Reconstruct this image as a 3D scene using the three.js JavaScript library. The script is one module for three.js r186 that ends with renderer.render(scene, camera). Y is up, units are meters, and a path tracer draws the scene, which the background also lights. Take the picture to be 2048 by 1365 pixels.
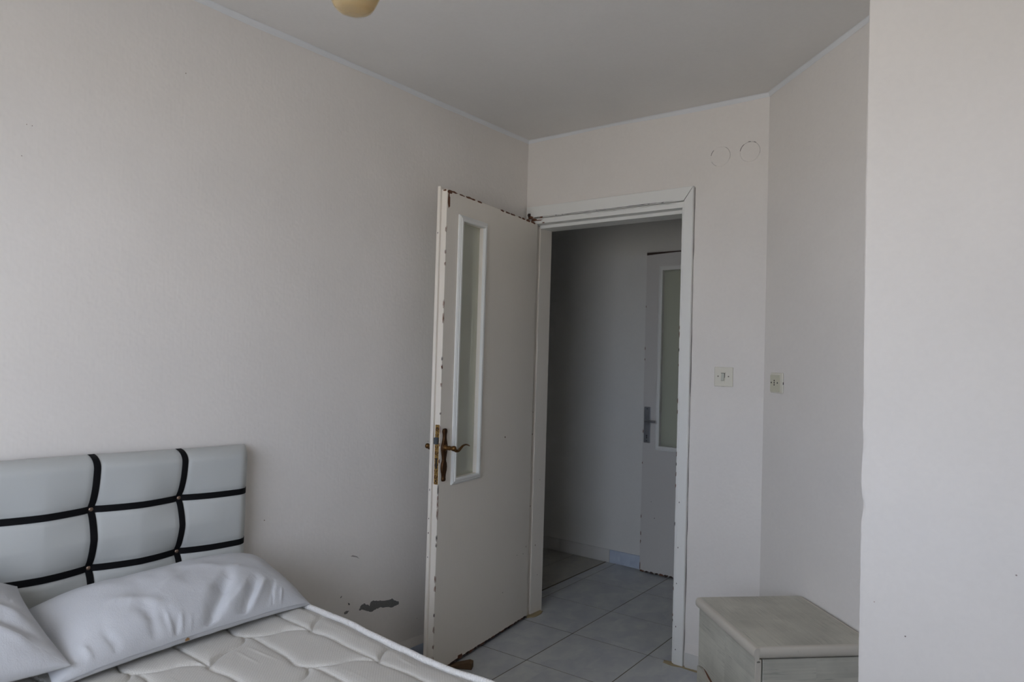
import * as THREE from 'three';
import { mergeGeometries, mergeVertices, toCreasedNormals } from 'three/addons/utils/BufferGeometryUtils.js';
import { RoundedBoxGeometry } from 'three/addons/geometries/RoundedBoxGeometry.js';
import { RectAreaLightUniformsLib } from 'three/addons/lights/RectAreaLightUniformsLib.js';

// ------------------------------------------------------------------ camera, sky, light, exposure
const scene = new THREE.Scene();
const camera = new THREE.PerspectiveCamera(51.02, 2048 / 1365, 0.05, 200);
camera.rotation.order = 'YXZ';
camera.position.set(2.251, 1.342, 3.018);
camera.rotation.set(0.02344, 0.65613, 0.02902);
camera.focus = 2.7;
camera.userData.fStop = 4;

const renderer = new THREE.WebGLRenderer();
renderer.toneMapping = THREE.LinearToneMapping;
renderer.toneMappingExposure = 0.84;
renderer.shadowMap.enabled = true;
RectAreaLightUniformsLib.init();

// overcast sky: a little brighter overhead, the same all the way round
{
  const w = 64, h = 32, d = new Float32Array(w * h * 4);
  for (let j = 0; j < h; j++) for (let i = 0; i < w; i++) {
    const e = ((j + 0.5) / h - 0.5) * Math.PI, k = 0.8 + 0.4 * Math.max(0, Math.sin(e)), o = (j * w + i) * 4;
    d[o] = 0.84 * k; d[o + 1] = 0.95 * k; d[o + 2] = 1.18 * k; d[o + 3] = 1;
  }
  const t = new THREE.DataTexture(d, w, h, THREE.RGBAFormat, THREE.FloatType);
  t.mapping = THREE.EquirectangularReflectionMapping; t.magFilter = t.minFilter = THREE.LinearFilter; t.needsUpdate = true;
  scene.background = t; scene.backgroundIntensity = 6.6;
}
// the sun stands high behind the building: it falls on the ground outside, not into the room
const sun = new THREE.DirectionalLight(new THREE.Color(1.0, 0.94, 0.84), 25);
sun.name = 'sun'; sun.position.set(-6, 22, -14); sun.target.position.set(0, 0, 4); sun.castShadow = true;
Object.assign(sun.shadow.camera, { left: -40, right: 40, top: 40, bottom: -40, near: 1, far: 120 });
scene.add(sun, sun.target);
// the bedroom window behind the photographer: daylight enters through it from the sky
const WIN = { x0: 0.62, x1: 2.22, y0: 0.8, y1: 2.1, z: 3.5 };
// part of that daylight as an area light filling the window opening
const daylight = new THREE.RectAreaLight(new THREE.Color(0.94, 0.97, 1.06), 1.9, WIN.x1 - WIN.x0 - 0.1, WIN.y1 - WIN.y0 - 0.1);
daylight.name = 'window_daylight'; daylight.position.set((WIN.x0 + WIN.x1) / 2, (WIN.y0 + WIN.y1) / 2, WIN.z + 0.08);
scene.add(daylight);

// ------------------------------------------------------------------ helpers
const H = 2.494, W = 1.263;                       // ceiling height, length of the door wall
const V3 = (x, y, z) => new THREE.Vector3(x, y, z);
function rng(seed) { let s = seed >>> 0; return () => { s = (s + 0x6d2b79f5) >>> 0; let t = s; t = Math.imul(t ^ (t >>> 15), t | 1); t ^= t + Math.imul(t ^ (t >>> 7), t | 61); return ((t ^ (t >>> 14)) >>> 0) / 4294967296; }; }
function hash2(x, y, s) { let h = Math.imul(x, 374761393) + Math.imul(y, 668265263) + Math.imul(s, 1442695041); h = Math.imul(h ^ (h >>> 13), 1274126177); return ((h ^ (h >>> 16)) >>> 0) / 4294967296; }
function vnoise(x, y, s = 0, px = 0, py = 0) {      // value noise, optionally periodic
  const xi = Math.floor(x), yi = Math.floor(y), fx = x - xi, fy = y - yi, u = fx * fx * (3 - 2 * fx), v = fy * fy * (3 - 2 * fy);
  const m = (a, p) => (p ? ((a % p) + p) % p : a), X0 = m(xi, px), X1 = m(xi + 1, px), Y0 = m(yi, py), Y1 = m(yi + 1, py);
  const a = hash2(X0, Y0, s), b = hash2(X1, Y0, s), c = hash2(X0, Y1, s), d = hash2(X1, Y1, s);
  return a + (b - a) * u + (c - a) * v + (a - b - c + d) * u * v;
}
function fbm(x, y, s, oct = 4, p = 0) { let v = 0, a = 0.5, f = 1; for (let k = 0; k < oct; k++) { v += a * vnoise(x * f, y * f, s + k, p * f, p * f); a *= 0.5; f *= 2; } return v; }
const smooth = (a, b, x) => { const t = Math.min(1, Math.max(0, (x - a) / (b - a))); return t * t * (3 - 2 * t); };

const used = {};
function numbered(n) { const k = (used[n] = (used[n] ?? -1) + 1); return k ? n + '_' + String(k).padStart(3, '0') : n; }
function norm(g) {                                   // same attributes on every geometry so that they merge
  g = g.index ? g.toNonIndexed() : g;
  for (const k of Object.keys(g.attributes)) if (!['position', 'normal', 'uv'].includes(k)) g.deleteAttribute(k);
  if (!g.attributes.normal) g.computeVertexNormals();
  if (!g.attributes.uv) g.setAttribute('uv', new THREE.BufferAttribute(new Float32Array(g.attributes.position.count * 2), 2));
  return g;
}
function merge(list) { return list.length === 1 ? norm(list[0]) : mergeGeometries(list.map(norm)); }
function metres(g) {                                 // uv in metres, projected along the main axis of each face
  g = norm(g); const p = g.attributes.position, uv = g.attributes.uv, a = V3(), b = V3(), c = V3(), n = V3();
  for (let i = 0; i < p.count; i += 3) {
    a.fromBufferAttribute(p, i); b.fromBufferAttribute(p, i + 1); c.fromBufferAttribute(p, i + 2);
    n.copy(b).sub(a).cross(c.clone().sub(a)); const x = Math.abs(n.x), y = Math.abs(n.y), z = Math.abs(n.z);
    for (const [k, v] of [[i, a], [i + 1, b], [i + 2, c]]) x >= y && x >= z ? uv.setXY(k, v.z, v.y) : y >= z ? uv.setXY(k, v.x, v.z) : uv.setXY(k, v.x, v.y);
  }
  return g;
}
function mesh(name, geos, mat, parent = scene) {
  const m = new THREE.Mesh(Array.isArray(geos) ? merge(geos) : geos, mat);
  m.name = parent === scene ? numbered(name) : partName(parent, name);
  m.castShadow = m.receiveShadow = true; parent.add(m); return m;
}
const partCount = new WeakMap();
function partName(parent, name) {
  let c = partCount.get(parent); if (!c) partCount.set(parent, (c = {}));
  const k = (c[name] = (c[name] ?? -1) + 1); return k ? name + '_' + String(k).padStart(3, '0') : name;
}
function thing(name, label, category, x = 0, y = 0, z = 0, ry = 0, group) {
  const g = new THREE.Group(); g.name = numbered(name); g.position.set(x, y, z); g.rotation.y = ry; g.userData = { label, category };
  if (group) g.userData.group = group; scene.add(g); return g;
}
function structure(o) { o.userData.kind = 'structure'; return o; }
function structGroup(name) { const g = new THREE.Group(); g.name = numbered(name); g.userData.kind = 'structure'; scene.add(g); return g; }
const box = (x0, x1, y0, y1, z0, z1) => metres(new THREE.BoxGeometry(x1 - x0, y1 - y0, z1 - z0).translate((x0 + x1) / 2, (y0 + y1) / 2, (z0 + z1) / 2));
const rbox = (x0, x1, y0, y1, z0, z1, r = 0.002, s = 2) => metres(new RoundedBoxGeometry(x1 - x0, y1 - y0, z1 - z0, s, Math.min(r, (x1 - x0) / 2.01, (y1 - y0) / 2.01, (z1 - z0) / 2.01)).translate((x0 + x1) / 2, (y0 + y1) / 2, (z0 + z1) / 2));
function gridGeo(nu, nv, f, flip = false) {           // f(i/nu, j/nv) -> [x, y, z, u, v]
  const pos = [], uv = [], idx = [];
  for (let j = 0; j <= nv; j++) for (let i = 0; i <= nu; i++) { const q = f(i / nu, j / nv, i, j); pos.push(q[0], q[1], q[2]); uv.push(q[3] ?? 0, q[4] ?? 0); }
  for (let j = 0; j < nv; j++) for (let i = 0; i < nu; i++) { const a = j * (nu + 1) + i, b = a + 1, c = a + nu + 1, d = c + 1; flip ? idx.push(a, c, b, b, c, d) : idx.push(a, b, c, b, d, c); }
  const g = new THREE.BufferGeometry(); g.setAttribute('position', new THREE.Float32BufferAttribute(pos, 3)); g.setAttribute('uv', new THREE.Float32BufferAttribute(uv, 2)); g.setIndex(idx); g.computeVertexNormals(); return g;
}
function sweep(points, radii, seg = 40, sides = 12, flat = 1) { // round bar along a curve, its radius changing, capped
  const c = new THREE.CatmullRomCurve3(points), fr = c.computeFrenetFrames(seg, false), R = (t) => { const x = t * (radii.length - 1), i = Math.min(radii.length - 2, Math.floor(x)); return radii[i] + (radii[i + 1] - radii[i]) * (x - i); };
  return gridGeo(sides, seg + 2, (u, v, i, j) => {
    const k = Math.min(seg, Math.max(0, j - 1)), t = k / seg, p = c.getPoint(t), r = j === 0 || j === seg + 2 ? 0.0001 : R(t), a = u * Math.PI * 2;
    return [...p.addScaledVector(fr.normals[k], Math.cos(a) * r).addScaledVector(fr.binormals[k], Math.sin(a) * r * flat).toArray(), u, t];
  }, true);
}
// ------------------------------------------------------------------ textures
function dataTex(n, f, srgb = false, m = n) {         // f(x, y) -> grey or [r, g, b] in 0..1
  const d = new Uint8Array(n * m * 4);
  for (let y = 0; y < m; y++) for (let x = 0; x < n; x++) { const v = f(x, y), o = (y * n + x) * 4, a = Array.isArray(v) ? v : [v, v, v]; for (let k = 0; k < 3; k++) d[o + k] = Math.max(0, Math.min(255, a[k] * 255)); d[o + 3] = 255; }
  const t = new THREE.DataTexture(d, n, m); t.wrapS = t.wrapT = THREE.RepeatWrapping; t.magFilter = THREE.LinearFilter; t.minFilter = THREE.LinearMipmapLinearFilter; t.generateMipmaps = true;
  if (srgb) t.colorSpace = THREE.SRGBColorSpace; t.needsUpdate = true; return t;
}
function sized(t, w, h = w) { const c = t.clone(); c.repeat.set(1 / w, 1 / h); c.needsUpdate = true; return c; }
const plasterBump = sized(dataTex(512, (x, y) => 0.45 * fbm(x / 64, y / 64, 3, 3, 8) + 0.35 * fbm(x / 6, y / 40, 9, 2, 0) * 1 + 0.3 * vnoise(x / 8, y / 8, 21, 64, 64)), 0.55);
const plasterTone = sized(dataTex(512, (x, y) => { const n = fbm(x / 128, y / 128, 31, 4, 4), k = 0.965 + 0.05 * (n - 0.47) + 0.008 * (vnoise(x / 3, y / 3, 5, 128, 0) - 0.5); return [k, k, k]; }, true), 1.7);
const paintBump = sized(dataTex(256, (x, y) => 0.6 * vnoise(x / 5, y / 64, 2, 0, 4) + 0.4 * fbm(x / 32, y / 32, 8, 3, 8)), 0.3);
const M = {};
const std = (o) => new THREE.MeshStandardMaterial(o);
const lin = (r, g, b) => new THREE.Color().setRGB(r, g, b);
M.wall = std({ color: lin(0.855, 0.815, 0.765), roughness: 0.9, map: plasterTone, bumpMap: plasterBump, bumpScale: 0.0009 });
M.ceiling = std({ color: lin(0.86, 0.835, 0.80), roughness: 0.95, map: plasterTone, bumpMap: plasterBump, bumpScale: 0.0004 });
M.cove = std({ color: lin(0.74, 0.75, 0.755), roughness: 0.9, bumpMap: plasterBump, bumpScale: 0.0015 });
M.hallWall = std({ color: lin(0.80, 0.79, 0.75), roughness: 0.85, map: plasterTone, bumpMap: plasterBump, bumpScale: 0.0009 });
M.paint = std({ color: lin(0.80, 0.80, 0.765), roughness: 0.42, bumpMap: paintBump, bumpScale: 0.0004 });
M.doorPaint = std({ color: lin(0.83, 0.775, 0.685), roughness: 0.45, bumpMap: paintBump, bumpScale: 0.0004 });
M.bareWood = std({ color: lin(0.15, 0.062, 0.03), roughness: 0.8 });
M.darkWood = std({ color: lin(0.05, 0.03, 0.022), roughness: 0.85 });
M.crack = std({ color: lin(0.03, 0.027, 0.025), roughness: 1 });
M.cement = std({ color: lin(0.17, 0.17, 0.165), roughness: 1, bumpMap: sized(dataTex(128, (x, y) => fbm(x / 8, y / 8, 77, 4, 16)), 0.06), bumpScale: 0.004 });
M.brass = std({ color: lin(0.21, 0.115, 0.042), roughness: 0.4, metalness: 0.9, map: sized(dataTex(128, (x, y) => { const n = fbm(x / 12, y / 12, 4, 4, 0); const k = 0.35 + 0.65 * smooth(0.36, 0.6, n); return [k, k * (0.8 + 0.2 * k), k * 0.9]; }), 0.05) });
M.brassDark = std({ color: lin(0.085, 0.042, 0.018), roughness: 0.38, metalness: 0.85 });
M.steelDark = std({ color: lin(0.10, 0.12, 0.14), roughness: 0.5, metalness: 0.6 });
M.chrome = std({ color: lin(0.33, 0.34, 0.36), roughness: 0.4, metalness: 0.75 });
M.frost = new THREE.MeshPhysicalMaterial({ color: lin(0.76, 0.78, 0.68), roughness: 0.55, transmission: 0.75, thickness: 0, ior: 1.5, side: THREE.DoubleSide });
M.cream = std({ color: lin(0.71, 0.68, 0.58), roughness: 0.4 });
M.creamDark = std({ color: lin(0.52, 0.53, 0.46), roughness: 0.4 });
M.grout = std({ color: lin(0.12, 0.095, 0.065), roughness: 0.95 });
M.black = new THREE.MeshPhysicalMaterial({ color: lin(0.004, 0.004, 0.005), roughness: 0.75, specularIntensity: 0.35 });
const marble = (seed, base, amp) => dataTex(256, (x, y) => { const w = fbm(x / 40, y / 40, seed, 4), n = fbm(x / 34 + w * 1.6, y / 60 + w, seed + 9, 5), k = 1 + amp * (n - 0.47) * 2; return [base[0] * k, base[1] * k, base[2] * (k * 0.6 + 0.4)]; }, true);
M.tiles = [1, 2, 3, 4].map((s) => std({ color: 0xffffff, map: sized(marble(s * 17, [0.745, 0.755, 0.76], 0.1), 0.4), roughness: 0.38 }));
M.tilesBrown = [5, 6].map((s) => std({ color: 0xffffff, map: sized(marble(s * 17, [0.69, 0.68, 0.645], 0.08), 0.4), roughness: 0.45 }));
M.skirt = std({ color: 0xffffff, map: sized(marble(140, [0.74, 0.78, 0.84], 0.1), 0.3), roughness: 0.5 });
M.skirtPaint = std({ color: lin(0.66, 0.65, 0.62), roughness: 0.6, bumpMap: plasterBump, bumpScale: 0.002 });

// ------------------------------------------------------------------ the shell
const DIR = V3(0.7025, 0, 0.7117).normalize();        // the slanted wall runs this way from the end of the door wall
const E = { x: 1.857, z: 1.075 };                     // corner of the projecting wall
{
  const ground = mesh('ground', box(-60, 60, -3.2, -3, 4.4, 120), std({ color: lin(0.37, 0.335, 0.285), roughness: 0.95 })); structure(ground);
  structure(mesh('ceiling', box(-2.3, 3.8, H, H + 0.15, -1.5, WIN.z + 0.25), M.ceiling));
  const wl = structure(mesh('wall_left', box(-0.2, 0, 0, H, -0.02, WIN.z + 0.2), M.wall));
  const wb = structure(mesh('wall_back', [box(-2.2, 0.02, 0, H, -0.15, 0), box(0.02, 0.925, 2.095, H, -0.15, 0), box(0.925, 3.7, 0, H, -0.15, 0)], M.wall));
  // slanted wall
  const dl = 1.33, dn = V3(DIR.z, 0, -DIR.x);
  const sh = new THREE.Shape([[0, 0], [dl, 0], [dl, 0.12], [0, 0.12]].map(([t, k]) => new THREE.Vector2(W + DIR.x * t + dn.x * k, -(DIR.z * t + dn.z * k))));
  structure(mesh('wall_slanted', metres(new THREE.ExtrudeGeometry(sh, { depth: H, bevelEnabled: false }).rotateX(-Math.PI / 2)), M.wall));
  // projecting wall with a worn, slightly uneven plaster corner
  const prof = [];
  const r = 0.007, a0 = Math.PI * 1.25, a1 = Math.PI * 0.5; // return face looks to (-.7,-.7), front face to +z
  const c = { x: E.x + r * 1.1, z: E.z - r };
  prof.push([2.27, 0.665]); prof.push([2.05, 0.885]);
  for (let k = 0; k <= 8; k++) { const a = a0 + (a1 - a0) * (k / 8); prof.push([c.x + Math.cos(a) * r, c.z + Math.sin(a) * r, 1]); }
  for (const d of [0.02, 0.05, 0.12, 0.3, 0.8]) prof.push([E.x + d, E.z]);
  prof.push([3.7, E.z]); prof.push([3.7, 0.665]); prof.push([2.27, 0.665]);
  const nP = prof.length - 1, len = [0]; for (let k = 1; k <= nP; k++) len.push(len[k - 1] + Math.hypot(prof[k][0] - prof[k - 1][0], prof[k][1] - prof[k - 1][1]));
  const NY = 260;
  const g = gridGeo(nP, NY, (u, v, i, j) => {
    const y = v * H, p = prof[i]; let dx = 0;
    if (p[2]) { const rough = smooth(0.75, 0.95, y) * (1 - smooth(1.15, 1.35, y)) + 0.12; dx = rough * (0.012 * (fbm(y * 14, 3.3, 8, 4) - 0.42)) - 0.001 * (vnoise(y * 60, 1, 4)); dx += 0.004 * (vnoise(y * 1.7, 7, 3) - 0.5); }
    return [p[0] + dx, y, p[1], len[i], y];
  });
  structure(mesh('wall_right', toCreasedNormals(norm(g), 0.9), M.wall));
  structure(mesh('wall_far_right', box(3.55, 3.75, 0, H, 0.9, WIN.z + 0.2), M.wall));
  // window wall behind the photographer
  structure(mesh('wall_front', [box(-0.2, WIN.x0, 0, H, WIN.z, WIN.z + 0.2), box(WIN.x1, 3.75, 0, H, WIN.z, WIN.z + 0.2), box(WIN.x0, WIN.x1, 0, WIN.y0, WIN.z, WIN.z + 0.2), box(WIN.x0, WIN.x1, WIN.y1, H, WIN.z, WIN.z + 0.2)], M.wall));
  const w1 = structGroup('window_1');
  const fr = [];
  for (const [x0, x1, y0, y1] of [[WIN.x0, WIN.x0 + 0.06, WIN.y0, WIN.y1], [WIN.x1 - 0.06, WIN.x1, WIN.y0, WIN.y1], [WIN.x0, WIN.x1, WIN.y0, WIN.y0 + 0.06], [WIN.x0, WIN.x1, WIN.y1 - 0.06, WIN.y1]]) fr.push(rbox(x0, x1, y0, y1, WIN.z + 0.1, WIN.z + 0.16, 0.004));
  mesh('window_frame', fr, M.paint, w1);
  // the balcony of the storey above, which keeps the high sky out of the room
  structure(mesh('balcony_slab', box(-2, 5.5, 2.52, 2.68, WIN.z + 0.2, WIN.z + 1.5), M.ceiling));
  // storeys above: they cast the building's shadow on the ground in front of the window
  structure(mesh('upper_storeys', box(-12, 14, H + 0.2, 8.6, -8, WIN.z + 0.18), M.ceiling));
  // hallway
  structure(mesh('wall_hall', box(-2.3, 2.0, 0, H, -1.4, -1.205), M.hallWall));
  structure(mesh('wall_hall_left', box(-1.15, -0.95, 0, H, -1.3, -0.14), M.hallWall));
  structure(mesh('wall_hall_right', box(1.4, 1.6, 0, H, -1.3, -0.14), M.hallWall));

  // wavy filler line in ceiling paint along the top of the walls
  const line = (n, P, Q, out, seed) => {
    const L = Math.hypot(Q[0] - P[0], Q[1] - P[1]), N = Math.ceil(L / 0.03);
    const g2 = gridGeo(3, N, (u, v, i, j) => {
      const x = P[0] + (Q[0] - P[0]) * v, z = P[1] + (Q[1] - P[1]) * v, s = v * L;
      const w = 0.011 + 0.011 * (fbm(s * 2.2, 1.5, seed, 3) - 0.4), h = 0.015 + 0.022 * (fbm(s * 1.9, 9.5, seed + 3, 3) - 0.4);
      const k = u, o = [w, w * 0.42, 0.004, 0.0008][i], y = [H - 0.0006, H - h * 0.28, H - h * 0.72, H - h][i];
      return [x + out[0] * o, y, z + out[1] * o, s, u * 0.03];
    }, n.flip);
    structure(mesh('trim_' + n.i, g2, M.cove));
  };
  line({ i: 1, flip: true }, [0, 0], [0, WIN.z], [1, 0], 3);
  line({ i: 2, flip: false }, [0, 0], [W + 0.01, 0], [0, 1], 11);
  line({ i: 3, flip: false }, [W, 0], [W + DIR.x * 1.2, DIR.z * 1.2], [-DIR.z, DIR.x], 19);
}
// floor: a bed of grout with every tile a piece of its own
{
  const floor = structGroup('floor');
  mesh('grout_bed', box(-2.3, 3.8, -0.12, -0.0009, -1.4, WIN.z + 0.2), M.grout, floor);
  const ox = 0.3748, oz = 0.4087, T = 0.4, ra = -0.0327, c = Math.cos(ra), s = Math.sin(ra), g = 0.0042, R = rng(5);
  const clip = (poly, ax, sgn, lim) => {
    const out = [];
    for (let k = 0; k < poly.length; k++) { const a = poly[k], b = poly[(k + 1) % poly.length], da = sgn * (a[ax] - lim), db = sgn * (b[ax] - lim); if (da >= 0) out.push(a); if (da * db < 0) { const t = da / (da - db); out.push([a[0] + (b[0] - a[0]) * t, a[1] + (b[1] - a[1]) * t]); } }
    return out;
  };
  const lay = (poly, mats, cut) => {
    for (const q of cut) { poly = clip(poly, ...q); if (poly.length < 3) return; }
    let area = 0; poly.forEach((a, k) => { const b = poly[(k + 1) % poly.length]; area += a[0] * b[1] - b[0] * a[1]; });
    if (Math.abs(area) / 2 < 0.0015) return;
    const sh = new THREE.Shape(poly.map((p) => new THREE.Vector2(p[0], -p[1])));
    const geo = metres(new THREE.ExtrudeGeometry(sh, { depth: 0.007, bevelEnabled: true, bevelThickness: 0.0006, bevelSize: 0.0006, bevelOffset: -0.0006, bevelSegments: 1, steps: 1 }).rotateX(-Math.PI / 2).translate(0, -0.0076 + (R() - 0.5) * 0.0004, 0));
    const u = geo.attributes.uv, du = R() * 3, dv = R() * 3; for (let k = 0; k < u.count; k++) u.setXY(k, u.getX(k) + du, u.getY(k) + dv);
    mesh('tile', geo, mats[Math.floor(R() * mats.length)], floor);
  };
  const at = (i, j) => [ox + T * (i * c + j * s), oz + T * (i * s - j * c)];
  const quad = (i0, i1, j0, j1) => { const gi = g / 2 / T; return [at(i0 + gi, j0 + gi), at(i1 - gi, j0 + gi), at(i1 - gi, j1 - gi), at(i0 + gi, j1 - gi)]; };
  for (let i = -2; i < 9; i++) for (let j = -12; j < 5; j++) {
    const [mx, mz] = at(i + 0.5, j + 0.5);
    if (mz < -0.2 && i < -1) continue;               // beyond this line the hallway has its own, older tiles
    lay(quad(i, i + 1, j, j + 1), M.tiles, [[0, 1, mz > 0.1 ? -0.02 : -0.3], [0, -1, mz < 0 ? 1.8 : 3.6], [1, 1, -1.215], [1, -1, WIN.z]]);
  }
  // narrow filler strip, then the offset older tiles
  for (let j = 1; j < 5; j++) lay([at(-1 - 0.004, j + 0.004), at(-1.165, j + 0.004), at(-1.165, j + 0.996), at(-1.004, j + 0.996)], M.tiles, [[1, 1, -1.215], [1, -1, -0.1]]);
  for (let i = 0; i < 8; i++) for (let k = -1; k < 4; k++) {
    const x1 = -0.137 - 0.245 * i, x0 = x1 - 0.2425, z1 = -0.2 - 0.4 * k, z0 = z1 - 0.3975, tilt = (z) => (z + 0.6) * 0.03;
    lay([[x0 + tilt(z0), z0], [x1 + tilt(z0), z0], [x1 + tilt(z1), z1], [x0 + tilt(z1), z1]], M.tilesBrown, [[1, 1, -1.215], [1, -1, -0.1], [0, 1, -2.15]]);
  }
}
// skirting
function skirting(name, P, Q, out, h, t, joints, mats, lip) {
  const g = structGroup(name), L = Math.hypot(Q[0] - P[0], Q[1] - P[1]), a = Math.atan2(-(Q[1] - P[1]), Q[0] - P[0]);
  const side = Math.sign(-Math.sin(-a) * out[0] + Math.cos(-a) * out[1]) || 1; // +1: local +z faces the room
  let s = 0, k = 0;
  for (const e of [...joints, L]) {
    if (e - s < 0.01) { s = e; continue; }
    const geo = rbox(s + 0.0008, Math.min(e, L) - 0.0008, 0, h, side > 0 ? 0 : -t, side > 0 ? t : 0, 0.002, 1).rotateY(a).translate(P[0], 0, P[1]);
    mesh('skirting_tile', geo, mats[Math.min(k, mats.length - 1)], g); k++; s = e;
  }
  if (lip) {
    const N = Math.ceil(L / 0.03);
    const geo = gridGeo(4, N, (u, v, i) => { const w = [t * 0.9, t * 0.95, t * 0.62, 0.003, 0.0006][i] * (0.85 + 0.35 * vnoise(v * L * 6, 2, 9)), y = h + [-0.001, 0.004, 0.014, 0.026, 0.034][i] * (0.8 + 0.5 * vnoise(v * L * 5, 6, 5)); return [v * L, y, side * w, v * L, y]; }, side < 0).rotateY(a).translate(P[0], 0, P[1]);
    mesh('plaster_lip', geo, M.wall, g);
  }
}
skirting('baseboard_left', [0, 0.02], [0, WIN.z - 0.01], [1, 0], 0.064, 0.012, [0.33, 0.73, 1.13, 1.53, 1.93, 2.33, 2.73, 3.13, 3.53, 3.93, 4.33], [M.skirt], true);
skirting('baseboard_back', [0.945, 0], [W - 0.002, 0], [0, 1], 0.066, 0.011, [0.2], [M.skirtPaint, M.skirt], true);
skirting('baseboard_hall', [-0.945, -1.205], [1.39, -1.205], [0, 1], 0.084, 0.011, [0.425, 0.822, 1.222, 1.622, 2.022], [M.skirtPaint, M.skirtPaint, M.skirt], false);

// ------------------------------------------------------------------ small irregular patches of bare material
function blob(w, h, seed, n = 14, rough = 0.45) {
  const R = rng(seed), ph = R() * 9; const pts = [];
  for (let k = 0; k < n; k++) { const a = (k / n) * Math.PI * 2, r = 1 - rough * R(); pts.push(new THREE.Vector2(Math.cos(a) * r * w / 2, Math.sin(a) * r * h / 2)); }
  return new THREE.Shape(pts);
}
const sheetOf = (shape, d = 0.0005) => new THREE.ExtrudeGeometry(shape, { depth: d, bevelEnabled: false, curveSegments: 4 });

// wall damage on the left wall (coordinates along the wall and up, in metres)
{
  const wl = scene.getObjectByName('wall_left'), wb = scene.getObjectByName('wall_back'), wr = scene.getObjectByName('wall_right');
  const R = rng(77), rag = (pts, amp) => { const out = []; for (let k = 0; k < pts.length; k++) { const a = pts[k], b = pts[(k + 1) % pts.length]; for (let q = 0; q < 4; q++) { const t = q / 4, e = q ? amp : 0; out.push([a[0] + (b[0] - a[0]) * t + (R() - 0.5) * e, a[1] + (b[1] - a[1]) * t + (R() - 0.5) * e]); } } return out; };
  const onLeft = (pts, name, mat, d = 0.0007) => mesh(name, metres(sheetOf(new THREE.Shape(pts.map(([z, y]) => new THREE.Vector2(-z, y))), d).rotateY(Math.PI / 2).translate(0.0001, 0, 0)), mat, wl);
  const faint = std({ color: lin(0.36, 0.33, 0.31), roughness: 1 }), dot = std({ color: lin(0.22, 0.18, 0.14), roughness: 1 });
  onLeft(rag([[1.0595, 0.3001], [1.0498, 0.3157], [1.0343, 0.3219], [1.0098, 0.3096], [1.0041, 0.302], [0.9968, 0.3186], [0.9805, 0.3186], [0.9528, 0.3117], [0.9247, 0.3047], [0.8935, 0.3011], [0.8793, 0.3039], [0.8703, 0.2953], [0.8407, 0.2816], [0.8373, 0.2722], [0.8546, 0.2659], [0.8747, 0.2647], [0.9178, 0.2758], [0.9515, 0.2824], [0.9733, 0.2797], [0.9922, 0.2764], [1.014, 0.2842], [1.0384, 0.2966]], 0.005), 'peeled_patch', M.cement);
  onLeft(rag([[1.1365, 0.3103], [1.1242, 0.3149], [1.1114, 0.3116], [1.1211, 0.3023], [1.1337, 0.3036]], 0.002), 'peeled_patch', M.cement);
  onLeft([[1.1179, 0.345], [1.1102, 0.3411], [1.1073, 0.3344], [1.1149, 0.3343]], 'peeled_patch', M.cement);
  onLeft([[1.1568, 0.3763], [1.1495, 0.3805], [1.1517, 0.3751], [1.1566, 0.3724]], 'peeled_patch', M.cement);
  onLeft([[1.1132, 0.5286], [1.1006, 0.5301], [1.0796, 0.5218], [1.0661, 0.509], [1.082, 0.5183], [1.1003, 0.524]], 'scuff', faint, 0.0004);
  for (const [z, y, q] of [[1.5118, 0.7365, 0.005], [1.8617, 2.2301, 0.004], [2.2985, 1.9422, 0.003], [2.2853, 1.9418, 0.003], [2.3069, 1.8534, 0.003], [0.6906, 0.9565, 0.004], [0.7247, 0.1779, 0.004]]) onLeft([[z - q / 2, y], [z, y + q / 2], [z + q / 2, y], [z, y - q / 2]], 'speck', dot, 0.0004);
  // two round junction-box covers skimmed over above the switch, their joints cracked
  for (const [x, y, r, arcs] of [[1.054, 2.253, 0.0435, [[2.35, 2.95, 0.0016, 1], [-0.35, 1.05, 0.0009, 0], [3.6, 4.3, 0.0008, 0]]], [1.184, 2.254, 0.043, [[2.2, 2.95, 0.0017, 1], [1.52, 1.75, 0.0022, 1], [0.95, 1.2, 0.002, 1], [-0.3, 2.2, 0.0008, 0]]]]) {
    const cov = mesh('junction_cover', metres(new THREE.CylinderGeometry(r - 0.001, r, 0.0012, 48).rotateX(Math.PI / 2).translate(x, y, 0.0006)), M.wall, wb);
    for (const [a, b, w, dark] of arcs) mesh('joint_crack', new THREE.RingGeometry(r - 0.0004, r + w, 24, 1, a, b - a).translate(x, y, 0.0014), dark ? M.crack : faint, cov);
  }
  for (const [x, y, q, c] of [[1.9609, 0.7065, 0.004, 0.09], [2.1751, 0.8951, 0.004, 0.2], [1.8929, 0.7724, 0.003, 0.4]]) mesh('speck', sheetOf(blob(q, q * 0.9, Math.round(x * 1000), 8, 0.3), 0.0004).translate(x, y, E.z + 0.0001), std({ color: lin(c, c * 0.6, c * 0.5), roughness: 1 }), wr);
}

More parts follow.
